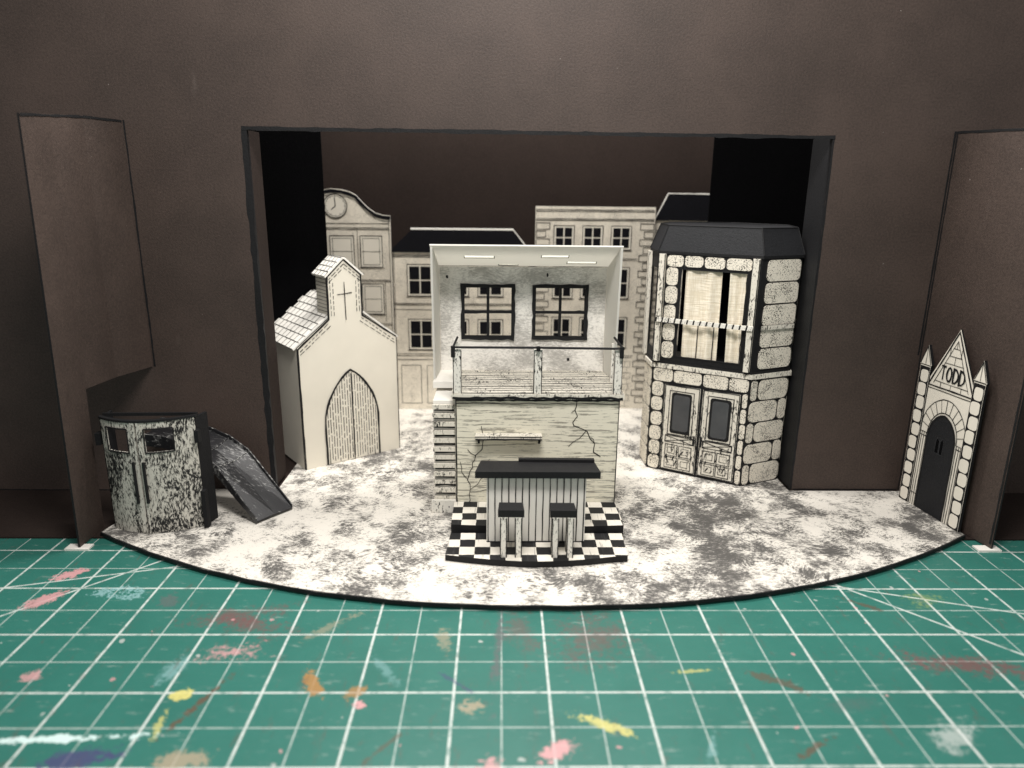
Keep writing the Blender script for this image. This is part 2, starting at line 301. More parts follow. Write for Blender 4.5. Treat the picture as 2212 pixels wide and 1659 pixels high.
# ---------------------------------------------------------------- street facades
GF="painted street facades"
def pane_window(T,F,x0,x1,z0,z1,dark=True,nx=2,nz=2,name='window',w=.012):
    b=MB(); b.rect(F,x0-.012,x1+.012,z0-.012,z1+.012,.0005,.004,'cream')
    b.lrect(F,x0-.014,x1+.014,z0-.014,z1+.014,.007,.0055)
    if dark:
        for i in range(nx):
            for j in range(nz):
                a0=x0+(x1-x0)*i/nx+w/2;a1=x0+(x1-x0)*(i+1)/nx-w/2;c0=z0+(z1-z0)*j/nz+w/2;c1=z0+(z1-z0)*(j+1)/nz-w/2
                b.rect(F,a0,a1,c0,c1,.004,.0055,'inkb')
    else:
        b.lrect(F,x0+.01,x1-.01,z0+.01,z1-.01,.004,.0055)
        b.line(F,[(x0,(z0+z1)/2),(x1,(z0+z1)/2)],.004,.0055)
    b.line(F,[(x0-.03,z0-.024),(x1+.03,z0-.024)],.006,.004)
    return b.obj(name,T)
T=thing('clock_house',(-1.45,1.98,ZF),"cream card facade with a curved black-capped gable and clock","house",GF); F=FX(1.98)
top=[(-1.06,1.975)]+[(-1.13,1.98),(-1.20,2.00),(-1.27,2.05),(-1.33,2.11),(-1.38,2.165),(-1.44,2.195),(-1.52,2.215),(-1.62,2.222),(-1.72,2.20),(-1.80,2.13),(-1.88,2.05),(-1.95,2.0)]
b=MB(); b.prism(F,[(-1.95,ZF),(-1.06,ZF)]+top,-.02,0,'creamd','white')
b.line(F,[(x,z-.022) for x,z in top],.028,.003,'inkb')
b.line(F,[(x,z-.055) for x,z in top],.005,.003)
for z in (1.90,1.86,1.845,1.36,1.345,.93,.915): b.line(F,[(-1.95,z),(-1.07,z)],.006)
b.line(F,[(-1.075,.04),(-1.075,1.95)],.005); b.line(F,[(-1.38,1.36),(-1.38,1.84)],.005); b.line(F,[(-1.13,.95),(-1.13,1.34)],.005)
b.obj('wall',T)
b=MB(); c=(-1.575,2.06); ci=lambda r:[(c[0]+r*math.cos(a*math.pi/12),c[1]+r*math.sin(a*math.pi/12)) for a in range(25)]
b.prism(F,ci(.11)[:-1],.0042,.006,'cream'); b.line(F,ci(.11),.009,.0065); b.line(F,ci(.095),.004,.0065); b.line(F,[c,(c[0]-.005,c[1]+.08)],.008,.0065); b.line(F,[c,(c[0]-.04,c[1]-.035)],.008,.0065)
for a in range(12): q=a*math.pi/6; b.line(F,[(c[0]+.08*math.cos(q),c[1]+.08*math.sin(q)),(c[0]+.092*math.cos(q),c[1]+.092*math.sin(q))],.004,.0065)
b.obj('clock_face',T)
for z0 in (1.50,1.04,.55):
    for x0,x1 in ((-1.63,-1.43),(-1.34,-1.16)): pane_window(T,F,x0,x1,z0,z0+.27,False)
T=thing('hip_roof_house',(-.4,2.0,ZF),"low cream card facade with black hipped roof and dark windows","house",GF); F=FX(2.0)
b=MB(); b.rect(F,-1.05,.27,ZF,1.64,-.02,0,'creamd','white')
for z in (1.60,1.585,1.13,1.115,1.07,.62,.60,.56): b.line(F,[(-1.05,z),(.26,z)],.006)
for i in range(5):
    x=-1.0+i*.26; b.lrect(F,x,x+.2,.1,.5,.005)
b.line(F,[(-1.04,.04),(-1.04,1.63)],.005); b.obj('wall',T)
b=MB(); b.prism(F,[(-1.09,1.63),(.29,1.63),(.11,1.845),(-.86,1.845)],-.03,.012,'inkb'); b.rect(F,-.87,.12,1.846,1.862,-.03,.012,'white'); b.line(F,[(.12,1.852),(.29,1.64)],.010,.014,'white'); b.obj('roof',T)
for z0 in (1.22,.68):
    for x0 in (-.90,-.55,-.21): pane_window(T,F,x0,x0+.22,z0,z0+.28,nz=2)
T=thing('brick_corner_house',(.9,2.06,ZF),"tall cream card facade with inked corner bricks and dark windows","house",GF); F=FX(2.06)
b=MB(); b.rect(F,.335,1.50,ZF,2.075,-.02,0,'creamd','white')
for z in (2.045,2.03,1.96,1.945): b.line(F,[(.34,z),(1.49,z)],.006)
for i in range(24):
    z=.1+i*.0765
    if z>1.88: break
    wd=.13 if i%2 else .09
    b.lrect(F,.345,.345+wd,z,z+.06,.006); b.lrect(F,1.49-wd,1.49,z,z+.06,.006)
for z in (.6,.58,1.58,1.565): b.line(F,[(.49,z),(1.35,z)],.005)
b.bricks(F,1.12,1.34,.06,.54,8,.06,.003); b.lrect(F,.5,1.05,.08,.52,.006); b.obj('wall',T)
for z0 in (1.68,1.20,.70):
    for x0 in (.53,.81,1.09): pane_window(T,F,x0,x0+.17,z0,z0+(.2 if z0>1.5 else .28))
T=thing('mansard_house',(1.9,2.1,ZF),"cream card facade with a sloping black roof","house",GF); F=FX(2.12)
b=MB(); b.rect(F,1.52,2.55,ZF,1.97,-.02,0,'creamd','white')
for i in range(23): 
    z=.1+i*.077
    b.lrect(F,1.53,1.53+(.13 if i%2 else .09),z,z+.06,.006)
b.obj('wall',T)
b=MB(); b.prism(F,[(1.50,1.95),(2.58,1.95),(2.45,2.20),(1.62,2.20)],-.03,.012,'inkb'); b.line(F,[(1.50,1.95),(1.62,2.205),(2.45,2.205)],.012,.014,'white'); b.obj('roof',T)
for x0 in (1.75,2.05): pane_window(T,F,x0,x0+.17,1.5,1.78)
# ---------------------------------------------------------------- church
T=thing('church',(-1.4,.6,ZF),"small cream card church with bell gable and arched plank door","church")
F=fr((-1.56,.35,0),(.69,.52,0)); W=.86; Nf=F[3]
b=MB()
b.prism(F,[(0,ZF),(W,ZF),(W,1.03),(.43,1.355),(0,1.03)],-.66,-.02,'cream')
outl=[(0,ZF),(W,ZF),(W,1.04),(.56,1.25),(.56,1.575),(.415,1.705),(.27,1.575),(.27,1.245),(0,1.04)]
b.prism(F,outl,-.019,0,'cream','ink')
b.line(F,[(0.004,ZF),(.004,1.03),(.27,1.235),(.274,1.57),(.415,1.695),(.556,1.57),(.556,1.245),(W-.006,1.035)],.013,.003)
b.line(F,[(W-.004,1.03),(W-.004,ZF)],.006,.003)
for k in (1,2):
    o_=.024*k
    for A,Bp in (((0.02,1.04-o_-.01),(.27+o_*.6,1.245-o_)),((.56-o_*.6,1.25-o_),(W-.02,1.03-o_)),((.27+o_,1.26),(.27+o_,1.55)),((.56-o_,1.28),(.56-o_,1.55)),((.285,1.57-o_),(.415,1.69-o_*1.2)),((.415,1.69-o_*1.2),(.55,1.57-o_))):
        L=math.dist(A,Bp); x=0
        while x<L-.03:
            l=R.uniform(.02,.05); f0,f1=x/L,min(1,(x+l)/L)
            b.line(F,[(A[0]+(Bp[0]-A[0])*f0,A[1]+(Bp[1]-A[1])*f0),(A[0]+(Bp[0]-A[0])*f1,A[1]+(Bp[1]-A[1])*f1)],.005,.003); x+=l+.015
b.obj('wall',T)
def vadd(F,a,bz): return F[1]*a+Z*bz
b=MB(); sl=math.hypot(.43,.335)
FL=fr(P(F,-.02,1.02,-.68),Nf,vadd(F,.43,.335)); b.rect(FL,0,.66,0,sl+.02,.0,.014,'white'); b.bricks(FL,0,.66,0,sl+.02,8,.085,.005,.017)
for i in range(8):
    if i%2==0: b.rect(FL,-.035,-.001,i*.07+.004,(i+1)*.07-.004,0,.014,'white')
FR=fr(P(F,W+.02,1.02,-.02),-Nf,vadd(F,-.43,.335)); b.rect(FR,0,.66,0,sl+.02,.0,.014,'white'); b.bricks(FR,0,.66,0,sl+.02,8,.085,.005,.017)
b.obj('roof',T)
Tw=MB(); Tw.prism(F,[(.275,1.10),(.555,1.10),(.555,1.57),(.415,1.695),(.275,1.57)],-.22,-.0195,'cream')
FS=fr(P(F,.275,0,-.22),Nf)
for i in range(14): Tw.line(FS,[(.0,1.18+i*.028),(.2,1.18+i*.028)],.004,.003)
tower=Tw.obj('tower',T)
b=MB(); s2=math.hypot(.145,.13)
FL=fr(P(F,.258,1.562,-.24),Nf,vadd(F,.145,.13)); b.rect(FL,0,.25,0,s2+.01,.0,.014,'white'); b.bricks(FL,0,.25,0,s2+.01,4,.06,.005,.017)
FR=fr(P(F,.572,1.562,.01),-Nf,vadd(F,-.145,.13)); b.rect(FR,0,.25,0,s2+.01,.0,.014,'white'); b.bricks(FR,0,.25,0,s2+.01,4,.06,.005,.017); b.obj('roof',tower)
b=MB(); b.line(F,[(.415,1.22),(.413,1.52)],.007,.004); b.line(F,[(.35,1.425),(.475,1.432)],.007,.0052); b.obj('cross',T)
def parch(c,hw,z0,zs,za,n=10,e1=2.1,e2=1.45):
    L=[]
    for i in range(n+1):
        u=i/n; L.append((c-hw*(1-u**e1),zs+(za-zs)*(1-(1-u)**e2)))
    return [(c-hw,z0)]+L+[(2*c-x,z) for x,z in reversed(L[:-1])]+[(c+hw,z0)]
b=MB(); ap=parch(.425,.235,ZF+.005,.40,.81,10,1.75,1.2); b.prism(F,ap,.0005,.005,'cream'); b.line(F,ap,.017,.008)
def zt(s):
    q=min(1,abs(s-.425)/.235); u=(1-q)**(1/1.75); return .40+.41*(1-(1-u)**1.2)
for i in range(1,21):
    s=.19+i*.47/21; z=ZF+R.uniform(0,.04)
    while z<zt(s)-.02:
        l=R.uniform(.03,.14); b.line(F,[(s,z),(s,min(z+l,zt(s)-.015))],.006,.0062); z+=l+R.uniform(.008,.02)
b.line(F,[(.43,ZF),(.43,.78)],.009,.0085); b.obj('door',T)
# ---------------------------------------------------------------- main house
T=thing('balcony_house',(.26,0,ZF),"cream card house with open balcony room above an inked wall","house")
F=FX(-.42); b=MB()
b.rect(F,-.30,.81,ZF,.88,-.64,0,'clap'); b.line(F,[(-.296,ZF),(-.296,.87)],.008); b.line(F,[(.806,ZF),(.806,.87)],.006)
b.line(F,[(-.30,.868),(.81,.868)],.014,.003,jit=.003,seg=.03); b.line(F,[(-.30,.845),(.81,.843)],.004,.003,jit=.004)
def crack(pts,w=.006):
    b.line(F,pts,w,.0035,jit=.006,seg=.03)
crack([(.515,.86),(.51,.80),(.53,.76),(.49,.71),(.505,.69),(.59,.65),(.62,.60),(.655,.56),(.65,.50),(.69,.46)],.0055)
crack([(.59,.65),(.55,.60),(.50,.57),(.47,.54)],.004); crack([(.62,.60),(.645,.59),(.65,.56)],.004); crack([(.51,.80),(.48,.78)],.004)
crack([(-.23,.05),(-.21,.14),(-.20,.22),(-.22,.29),(-.19,.38),(-.17,.47),(-.12,.52),(-.115,.60),(-.13,.68)],.005)
crack([(-.20,.22),(-.15,.25),(-.12,.32),(-.09,.34)],.004); crack([(-.22,.29),(-.26,.35),(-.27,.42)],.004); crack([(-.19,.38),(-.13,.39),(-.07,.44)],.004); crack([(-.2,.2),(-.1,.21),(-.04,.19)],.004); crack([(-.17,.47),(-.22,.51)],.004)
b.obj('wall',T)
b=MB(); b.box(-.455,-.303,-.37,.2,ZF,.845,'white')
Fs=FX(-.37)
for i in range(13):
    z=.06+i*.061; b.box(-.458,-.306,-.395+R.uniform(-.006,.006),-.376,z,z+.03,'dryposts')
    b.line(Fs,[(-.45,z-.012),(-.31,z-.012)],.016,.002,jit=.004)
b.box(-.475,-.305,-.42,-.396,ZF+.001,.13,'dryleg'); b.obj('side_stair',T)
b=MB(); b.box(-.325,.835,-.45,.215,.881,.915,'dryposts'); b.box(-.475,-.3255,-.14,.215,.87,.915,'white')
FH=fr((0,0,.915),(1,0,0),(0,1,0))
for i,y in enumerate((-.43,-.40,-.35,-.31,-.26,-.22,-.17,-.12,-.07,-.02,.03,.08,.13,.17)):
    b.line(FH,[(-.32,y),(.83,y)],.006 if i%2 else .011,.002,jit=.003)
    for k in range(2): x=R.uniform(-.2,.75); b.line(FH,[(x,y),(x,y+.045)],.006,.002)
Fb=FX(-.45); b.line(Fb,[(-.32,.889),(.83,.890)],.018,.002,jit=.006,seg=.04)
bal=b.obj('balcony',T)
for x in (-.285,.25,.785):
    b=MB(); b.box(x-.028,x+.028,-.44,-.40,.9175,1.22,'dryleg'); Fp=FX(-.44)
    for e in (-.026,.026): b.line(Fp,[(x+e,.918),(x+e,1.21)],.005,.001)
    b.obj('railing_post',bal)
for x in (-.30,.80):
    b=MB(); b.box(x-.018,x+.018,-.15,-.12,.9175,1.20,'dryleg'); b.obj('railing_post',bal)
b=MB(); pts=[(-.30,-.13,1.235),(-.315,-.43,1.222),(-.30,-.45,1.235),(.25,-.45,1.236),(.80,-.45,1.232),(.815,-.43,1.225),(.80,-.13,1.24)]
for p,q in zip(pts[:-1],pts[1:]): b.rod(p,q,.008,'ink')
for x in (-.31,.25,.80):
    b.rod((x,-.455,1.17 if x!=.25 else 1.215),(x,-.455,1.245),.014,'ink'); b.rod((x,-.455,1.19 if x!=.25 else 1.22),(x,-.41,1.19 if x!=.25 else 1.225),.01,'ink')
b.obj('railing',bal)
F=FX(.2); b=MB(); holes=[(-.265,.08,1.18,1.54),(.26,.62,1.18,1.54)]
b.grid(F,-.445,.775,.916,1.69,holes,-.02,0,'smudge','white')
for s_,z_ in ((-.40,1.60),(.33,1.62),(.50,.99)): b.rr(F,s_,s_+.022,z_,z_+.03,.01,.001,.003,'ink')
b.obj('back_wall',T)
for x0,x1,z0,z1 in holes:
    b=MB(); w=.018
    for a in ((x0-w,x0,z0-w,z1+w),(x1,x1+w,z0-w,z1+w),(x0,x1,z1,z1+w),(x0,x1,z0-w,z0)): b.rect(F,*a,-.021,.012,'ink')
    b.line(F,[(x0-.016,z0-.016),(x1+.016,z0-.020),(x1+.018,z1+.018),(x0-.014,z1+.016),(x0-.016,z0-.016)],.018,.013,'ink',.005,.04)
    xm=(x0+x1)/2; zm=(z0+z1)/2; b.rect(F,xm-.010,xm+.010,z0,z1,-.018,.008,'ink'); b.rect(F,x0,x1,zm-.009,zm+.009,-.016,.010,'ink'); b.line(F,[(x0,zm),(x1,zm+.004)],.020,.011,'ink',.003,.04); b.obj('window',T)
for sx,xb,xf in ((-1,-.447,-.462),(1,.777,.812)):
    b=MB(); b.ext([(xb,.2,.9175),(xf,-.08,.9175),(xf,-.15,1.86),(xb,.2,1.69)],(sx*.014,0,0),'paper','paper'); b.obj('side_wall',T)
FRf=fr((-.475,.215,1.692),(1,0,0),(0,-.36,.172)); b=MB(); hs=[(.22,.43,.17,.22),(.76,.95,.19,.24),(.95,1.16,.07,.115),(.46,.60,.025,.05)]
b.grid(FRf,-.005,1.305,0,.40,hs,-.012,-.002,'paper','white'); b.line(FRf,[(.01,.012),(1.29,.012)],.006,.001)
for h in hs: b.lrect(FRf,*h,.005,.001); b.face([P(FRf,h[0],h[2],-.007),P(FRf,h[1],h[2],-.007),P(FRf,h[1],h[3],-.007),P(FRf,h[0],h[3],-.007)],'thin')
b.line(FRf,[(.46,.02),(.6,.018)],.014,.002)
b.obj('slanted_roof',T)
b=MB(); F=FX(-.42); b.rect(F,-.165,.285,.605,.632,.001,.07,'dryposts'); 
for x in (-.15,.262): b.rect(F,x,x+.014,.56,.604,.001,.012,'ink'); b.rect(F,x,x+.014,.59,.604,.0125,.06,'ink')
Fq=fr((0,-.491,0),(1,0,0)); b.line(Fq,[(-.165,.610),(.285,.610)],.012,.001); b.line(Fq,[(-.165,.629),(.285,.629)],.006,.001); b.obj('shelf',T)
# platform
T=thing('checkered_platform',(.25,-.77,ZF),"two-level black and white checkered platform with black edges","platform")
b=MB(); b.ext([(-.315,-.77,ZF+.001),(-.1,-.785,ZF+.001),(.25,-.80,ZF+.001),(.6,-.79,ZF+.001),(.815,-.775,ZF+.001),(.815,-.423,ZF+.001),(-.315,-.423,ZF+.001)],(0,0,.085),'check','ink'); b.obj('upper_step',T)
b=MB(); fp=[(-.315,-.802),(-.33,-1.085)]+[(-.33+1.12*i/12,-1.085-.08*math.sin(math.pi*i/12)) for i in range(1,12)]+[(.79,-1.095),(.80,-.802)]
b.ext([(x,y,ZF+.001) for x,y in fp],(0,0,.040),'check','ink'); b.obj('lower_step',T)
ZP=.078
# bar
T=thing('bar_counter',(.23,-.88,ZP),"small striped plank bar counter with black worktop","counter")
b=MB(); F=FX(-.92); b.rect(F,-.08,.54,ZP,.53,-.02,0,'white')
b.box(-.08,-.065,-.8985,-.81,.124,.53,'cream'); b.box(.525,.54,-.8985,-.81,.124,.53,'cream')
for i in range(15):
    s=-.07+i*.0428; b.line(F,[(s,ZP+.005),(s,.525)],.0065,.003)
b.line(F,[(-.08,ZP+.004),(.54,ZP+.004)],.008,.0045)
b.obj('front_panel',T)
b=MB(); b.ext([(-.15,-.965,.531),(.62,-.965,.531),(.60,-.78,.531),(-.12,-.78,.531)],(0,0,.042),'ink'); b.ext([(.12,-.80,.5735),(.60,-.81,.5735),(.60,-.775,.5735),(.12,-.765,.5735)],(0,0,.018),'ink')
b.obj('worktop',T)
def stool(x,y):
    T=thing('bar_stool',(x,y,ZP),"small bar stool with black square seat and brushed legs","stool","bar stools at the counter")
    b=MB(); b.ext([(x-.080,y-.055,.345),(x+.078,y-.057,.345),(x+.072,y+.055,.345),(x-.074,y+.057,.345)],(0,0,.045),'ink'); b.obj('seat',T)
    for dx in (-.066,.024):
        for dy in (-.045,.03):
            x0,x1,y0,y1=x+dx,x+dx+.040,y+dy-.012,y+dy+.012
            b=MB(); b.box(x0,x1,y0,y1,ZP,.3445,'dryleg'); Fl=fr((0,y0,0),(1,0,0))
            b.line(Fl,[(x0+.002,ZP),(x0+.002,.34)],.006,.001); b.line(Fl,[(x1-.002,ZP),(x1-.002,.34)],.006,.001); b.obj('leg',T)
stool(.072,-1.062); stool(.385,-1.065)
# ---------------------------------------------------------------- bay shop
T=thing('bay_shop',(1.75,.45,ZF),"three-sided stone shop with double doors, curtained window and black roof","shop")
pg=[(1.205,.72),(1.21,.45),(1.86,.06),(2.20,.20),(2.28,.60),(1.9,.98),(1.35,.98)]
def face(i): 
    a,c=pg[i],pg[(i+1)%len(pg)]; return fr((a[0],a[1],0),(c[0]-a[0],c[1]-a[1],0)), math.dist(a,c)
F0,L0=face(0);F1,L1=face(1);F2,L2=face(2);F3,L3=face(3)
b=MB(); b.ext([(x,y,ZF) for x,y in pg],(0,0,.855),'ink')
def stack(F,s0,s1,z0,z1,n,k='stone'):
    h=(z1-z0)/n
    for i in range(n): b.rr(F,s0+.004,s1-.004,z0+i*h+.003,z0+(i+1)*h-.003,.030,.0005,.006,k)
stack(F0,.01,L0-.01,ZF+.005,.88,5)
stack(F1,.005,.108,ZF+.005,.78,6); 
for a,c in ((.01,.17),(.175,.40),(.408,.60),(.606,.752)): b.rr(F1,a,c,.783,.886,.025,.0005,.006)
stack(F1,.706,.757,ZF+.005,.78,6)
for i in range(5):
    z0=ZF+.004+i*.169
    if i%2: b.rr(F2,.006,.275,z0+.003,z0+.165,.04,.0005,.006); b.rr(F2,.285,.364,z0+.003,z0+.165,.03,.0005,.006)
    else: b.rr(F2,.006,.07,z0+.003,z0+.165,.03,.0005,.006); b.rr(F2,.080,.364,z0+.003,z0+.165,.04,.0005,.006)
stack(F3,.01,L3-.01,ZF+.005,.87,6)
b.obj('lower_wall',T)
for s0,s1 in ((.115,.398),(.418,.70)):
    b=MB(); z0,z1=ZF+.02,.765; b.rect(F1,s0,s1,z0,z1,.0008,.010,'dryposts','ink')
    b.lrect(F1,s0+.006,s1-.006,z0+.004,z1-.004,.008,.011)
    b.lrect(F1,s0+.045,s1-.045,.36,.72,.007,.011)
    b.line(F1,[(s0+.03,.345),(s1-.03,.30)],.006,.011); b.line(F1,[(s0+.03,.30),(s1-.03,.345)],.006,.0122); b.lrect(F1,s0+.03,s1-.03,.295,.35,.007,.011)
    for i in range(2):
        for j in range(2):
            a=s0+.035+i*(s1-s0-.06)/2; c=a+(s1-s0-.06)/2-.012; zz=.075+j*.105
            b.lrect(F1,a,c,zz,zz+.092,.006,.011); b.lrect(F1,a+.022,c-.022,zz+.022,zz+.07,.004,.011)
    for k in range(9):
        xx=R.uniform(s0+.04,s1-.06); zz=R.uniform(.07,.33); b.line(F1,[(xx,zz),(xx+R.uniform(-.02,.03),zz+R.uniform(.02,.06))],.008,.0135,'ink',.004,.015)
    d=b.obj('door',T)
    b=MB(); b.rr(F1,s0+.058,s1-.058,.372,.708,.02,.0105,.0125,'ink'); b.rr(F1,s0+.076,s1-.074,.392,.690,.02,.0130,.0142,'glass'); b.obj('glass',d)
    b=MB(); hx=s1-.018 if s0<.3 else s0+.018; b.rod(P(F1,hx,.30,.022),P(F1,hx,.38,.022),.006,'ink'); b.obj('handle',d)
b=MB(); cen=Vector((1.76,.52))
def scale_pg(k): return [((x-cen.x)*k+cen.x,(y-cen.y)*k+cen.y) for x,y in pg]
b.ext([(x,y,.892) for x,y in scale_pg(1.03)],(0,0,.035),'dryposts','dryposts'); b.ext([(x,y,.9275) for x,y in scale_pg(1.01)],(0,0,.02),'ink'); b.obj('ledge',T)
b=MB(); ZU=.949; ZT=1.775
def wallface(F,L,holes): b.grid(F,0.001,L-.001,ZU,ZT,holes,-.012,0,'ink')
wallface(F0,L0,[(.05,L0-.05,1.03,1.66)]); wallface(F1,L1,[(.168,.672,.99,1.672)]); wallface(F2,L2,[]); wallface(F3,L3,[])
for a,c in ((.06,.19),(.195,.34),(.345,.50),(.505,.69)): b.rr(F1,a,c,1.684,1.770,.025,.0005,.006)
stack(F1,.057,.162,.97,1.68,5); stack(F2,.04,.362,.96,1.772,5); stack(F3,.02,L3-.02,.965,1.77,6)
b.obj('upper_wall',T)
for F_,s in ((F1,.005),(F1,.695),(F0,.01)):
    b=MB(); b.rect(F_,s,s+.05,ZU,ZT,.007,.035,'dryposts'); b.line(F_,[(s+.002,ZU),(s+.002,ZT)],.006,.036); b.line(F_,[(s+.048,ZU),(s+.048,ZT)],.006,.036); b.obj('corner_post',T)
b=MB(); n=60
for i in range(n):
    s=.01+.73*i/n; b.ext([P(F1,s,1.262,.038),P(F1,s+.0125,1.262,.038),P(F1,s+.0185,1.295,.038),P(F1,s+.006,1.295,.038)],F1[3]*.012,'ink' if i%4==0 else 'dryleg')
b.obj('cross_rail',T)
b=MB(); b.rect(F2,.03,.34,1.262,1.295,.007,.02,'dryposts','ink'); b.obj('cross_rail',T)
b=MB(); 
for a in ((.168,.176,.99,1.672),(.664,.672,.99,1.672),(.176,.664,1.664,1.672),(.176,.664,.99,.998)): b.rect(F1,*a,-.011,.005,'ink')
b.line(F1,[(.178,1.0),(.18,1.3),(.177,1.66)],.008,.006,'ink',.003); b.line(F1,[(.662,1.0),(.660,1.3),(.663,1.66)],.008,.006,'ink',.003)
for s in (.33,.45): b.rect(F1,s,s+.006,.998,1.26,-.009,-.002,'ink')
b.obj('window_frame',T)
b=MB(); b.rect(F1,.10,.76,.97,1.74,-.30,-.29,'masking'); b.obj('inner_screen',T)
def curtain(s0,s1,d,k):
    b=MB(); n=40
    for i in range(n):
        q=[]
        for j in (i,i+1):
            u=j/n; s=s0+(s1-s0)*u; dd=d+.012*math.sin(u*(s1-s0)*44+k)+.005*math.sin(u*19+k)
            q.append((s,dd))
        b.face([P(F1,q[0][0]+.01*math.sin(k),.985,q[0][1]),P(F1,q[1][0]+.01*math.sin(k),.985,q[1][1]),P(F1,q[1][0]-.006,1.67,q[1][1]*.8),P(F1,q[0][0]-.006,1.67,q[0][1]*.8)],'fabric')
    o=b.obj('curtain',T)
    for p in o.data.polygons: p.use_smooth=True
curtain(.215,.485,-.018,0); curtain(.545,.672,-.018,1.5)
b=MB(); lo=scale_pg(1.022); hi=scale_pg(.90); n=len(pg)
b.ext([(x,y,1.776) for x,y in lo],(0,0,.02),'ink')
for i in range(n):
    a,c=i,(i+1)%n; b.face([(*lo[a],1.7965),(*lo[c],1.7965),(*hi[c],1.985),(*hi[a],1.985)],'roof')
b.face([(x,y,1.985) for x,y in hi],'roof')
for i in range(n):
    b.rod((*lo[i],1.80),(*hi[i],1.985),.005,'ink'); b.rod((*hi[i],1.987),(*hi[(i+1)%n],1.987),.004,'ink')
b.obj('roof',T)
# ---------------------------------------------------------------- mausoleum front
T=thing('mausoleum_front',(3.055,-.41,ZF),"flat cream mausoleum front with pointed gable reading TODD","tomb")
F=fr((3.01,-.13,0),(.09,-.56,0)); W=.567; b=MB(); c=.285
b.prism(F,[(.085,ZF),(.485,ZF),(.485,.93),(.505,.95),(c,1.37),(.065,.95),(.085,.93)],-.012,0,'stonep','ink')
b.line(F,[(.09,.955),(c,1.35),(.48,.955)],.010,.003); b.line(F,[(.075,.945),(.495,.945)],.010,.003); b.line(F,[(.09,.925),(.48,.925)],.005,.003); b.line(F,[(.13,.965),(c,1.29),(.44,.965)],.004,.003)
for z in (.985,1.125,1.18,1.235): 
    hw=(1.30-z)/.335*.16; b.line(F,[(c-hw,z),(c+hw,z)],.004,.003)
for s,z0,z1 in ((c,1.125,1.18),(c-.05,1.18,1.235),(c+.045,1.18,1.235),(c,1.235,1.28),(c-.09,.95,.985),(c,.95,.985),(c+.09,.95,.985)): b.line(F,[(s,z0),(s,z1)],.004,.003)
for r in (.135,.205):
    b.line(F,[(c+r*math.cos(a*math.pi/16),.60+r*1.35*math.sin(a*math.pi/16)) for a in range(17)],.006,.003)
for a in range(1,12):
    q=a*math.pi/12; b.line(F,[(c+.135*math.cos(q),.60+.182*math.sin(q)),(c+.205*math.cos(q),.60+.277*math.sin(q))],.004,.003)
for s in (.105,.125,.145,.425,.445,.465): b.line(F,[(s,ZF),(s,.60)],.005,.003)
for z in (.60,.575): b.line(F,[(.09,z),(.15,z)],.005,.003); b.line(F,[(.42,z),(.48,z)],.005,.003)
b.line(F,[(.09,.13),(.15,.13)],.005,.003); b.obj('wall',T)
for s0 in (-.005,.475):
    b=MB(); b.prism(F,[(s0,ZF),(s0+.095,ZF),(s0+.095,1.07),(s0+.102,1.075),(s0+.0475,1.215),(s0-.007,1.075),(s0,1.07)],-.012,.010,'stonep','ink'); b.rect(F,s0+.002,s0+.093,ZF+.001,1.06,.0101,.0104,'ink')
    for i in range(10):
        z=ZF+.008+i*.1; b.rr(F,s0+.008+(.008 if i%2 else 0),s0+.09-(0 if i%2 else .006),z+.004,z+.096,.02,.0105,.013,'stonep')
    b.line(F,[(s0+.0475,1.08),(s0+.0475,1.2)],.004,.0125); b.line(F,[(s0,1.072),(s0+.095,1.072)],.006,.0125); b.line(F,[(s0-.001,1.078),(s0+.0475,1.205),(s0+.096,1.078)],.006,.0115); b.obj('pillar',T)
b=MB(); ap=parch(c,.125,ZF+.003,.56,.765); b.prism(F,ap,.0008,.006,'roof'); b.line(F,ap,.014,.007)
for dx in (-.02,.02):
    w_=[(c+dx-.015,.49),(c+dx+.015,.49),(c+dx+.015,.58),(c+dx,.605),(c+dx-.015,.58)]; b.prism(F,w_,.0062,.0075,'masking'); b.line(F,w_+[w_[0]],.0022,.008,'glass')
b.obj('door',T)
b=MB(); zc,hh=1.005,.095
def ltr(pts,x): b.line(F,[(x+px*.042,zc+pz*hh) for px,pz in pts],.0125,.0045,jit=.0006)
ltr([(0,1),(1,1)],.183); ltr([(.5,.98),(.5,0)],.183)
ltr([(.5+.5*math.cos(a*math.pi/6),.5+.5*math.sin(a*math.pi/6)) for a in range(13)],.237)
for x in (.294,.350): ltr([(0,0),(0,1),(.5,.97),(.9,.75),(1,.5),(.9,.25),(.5,.03),(0,0)],x)
b.obj('lettering',T)
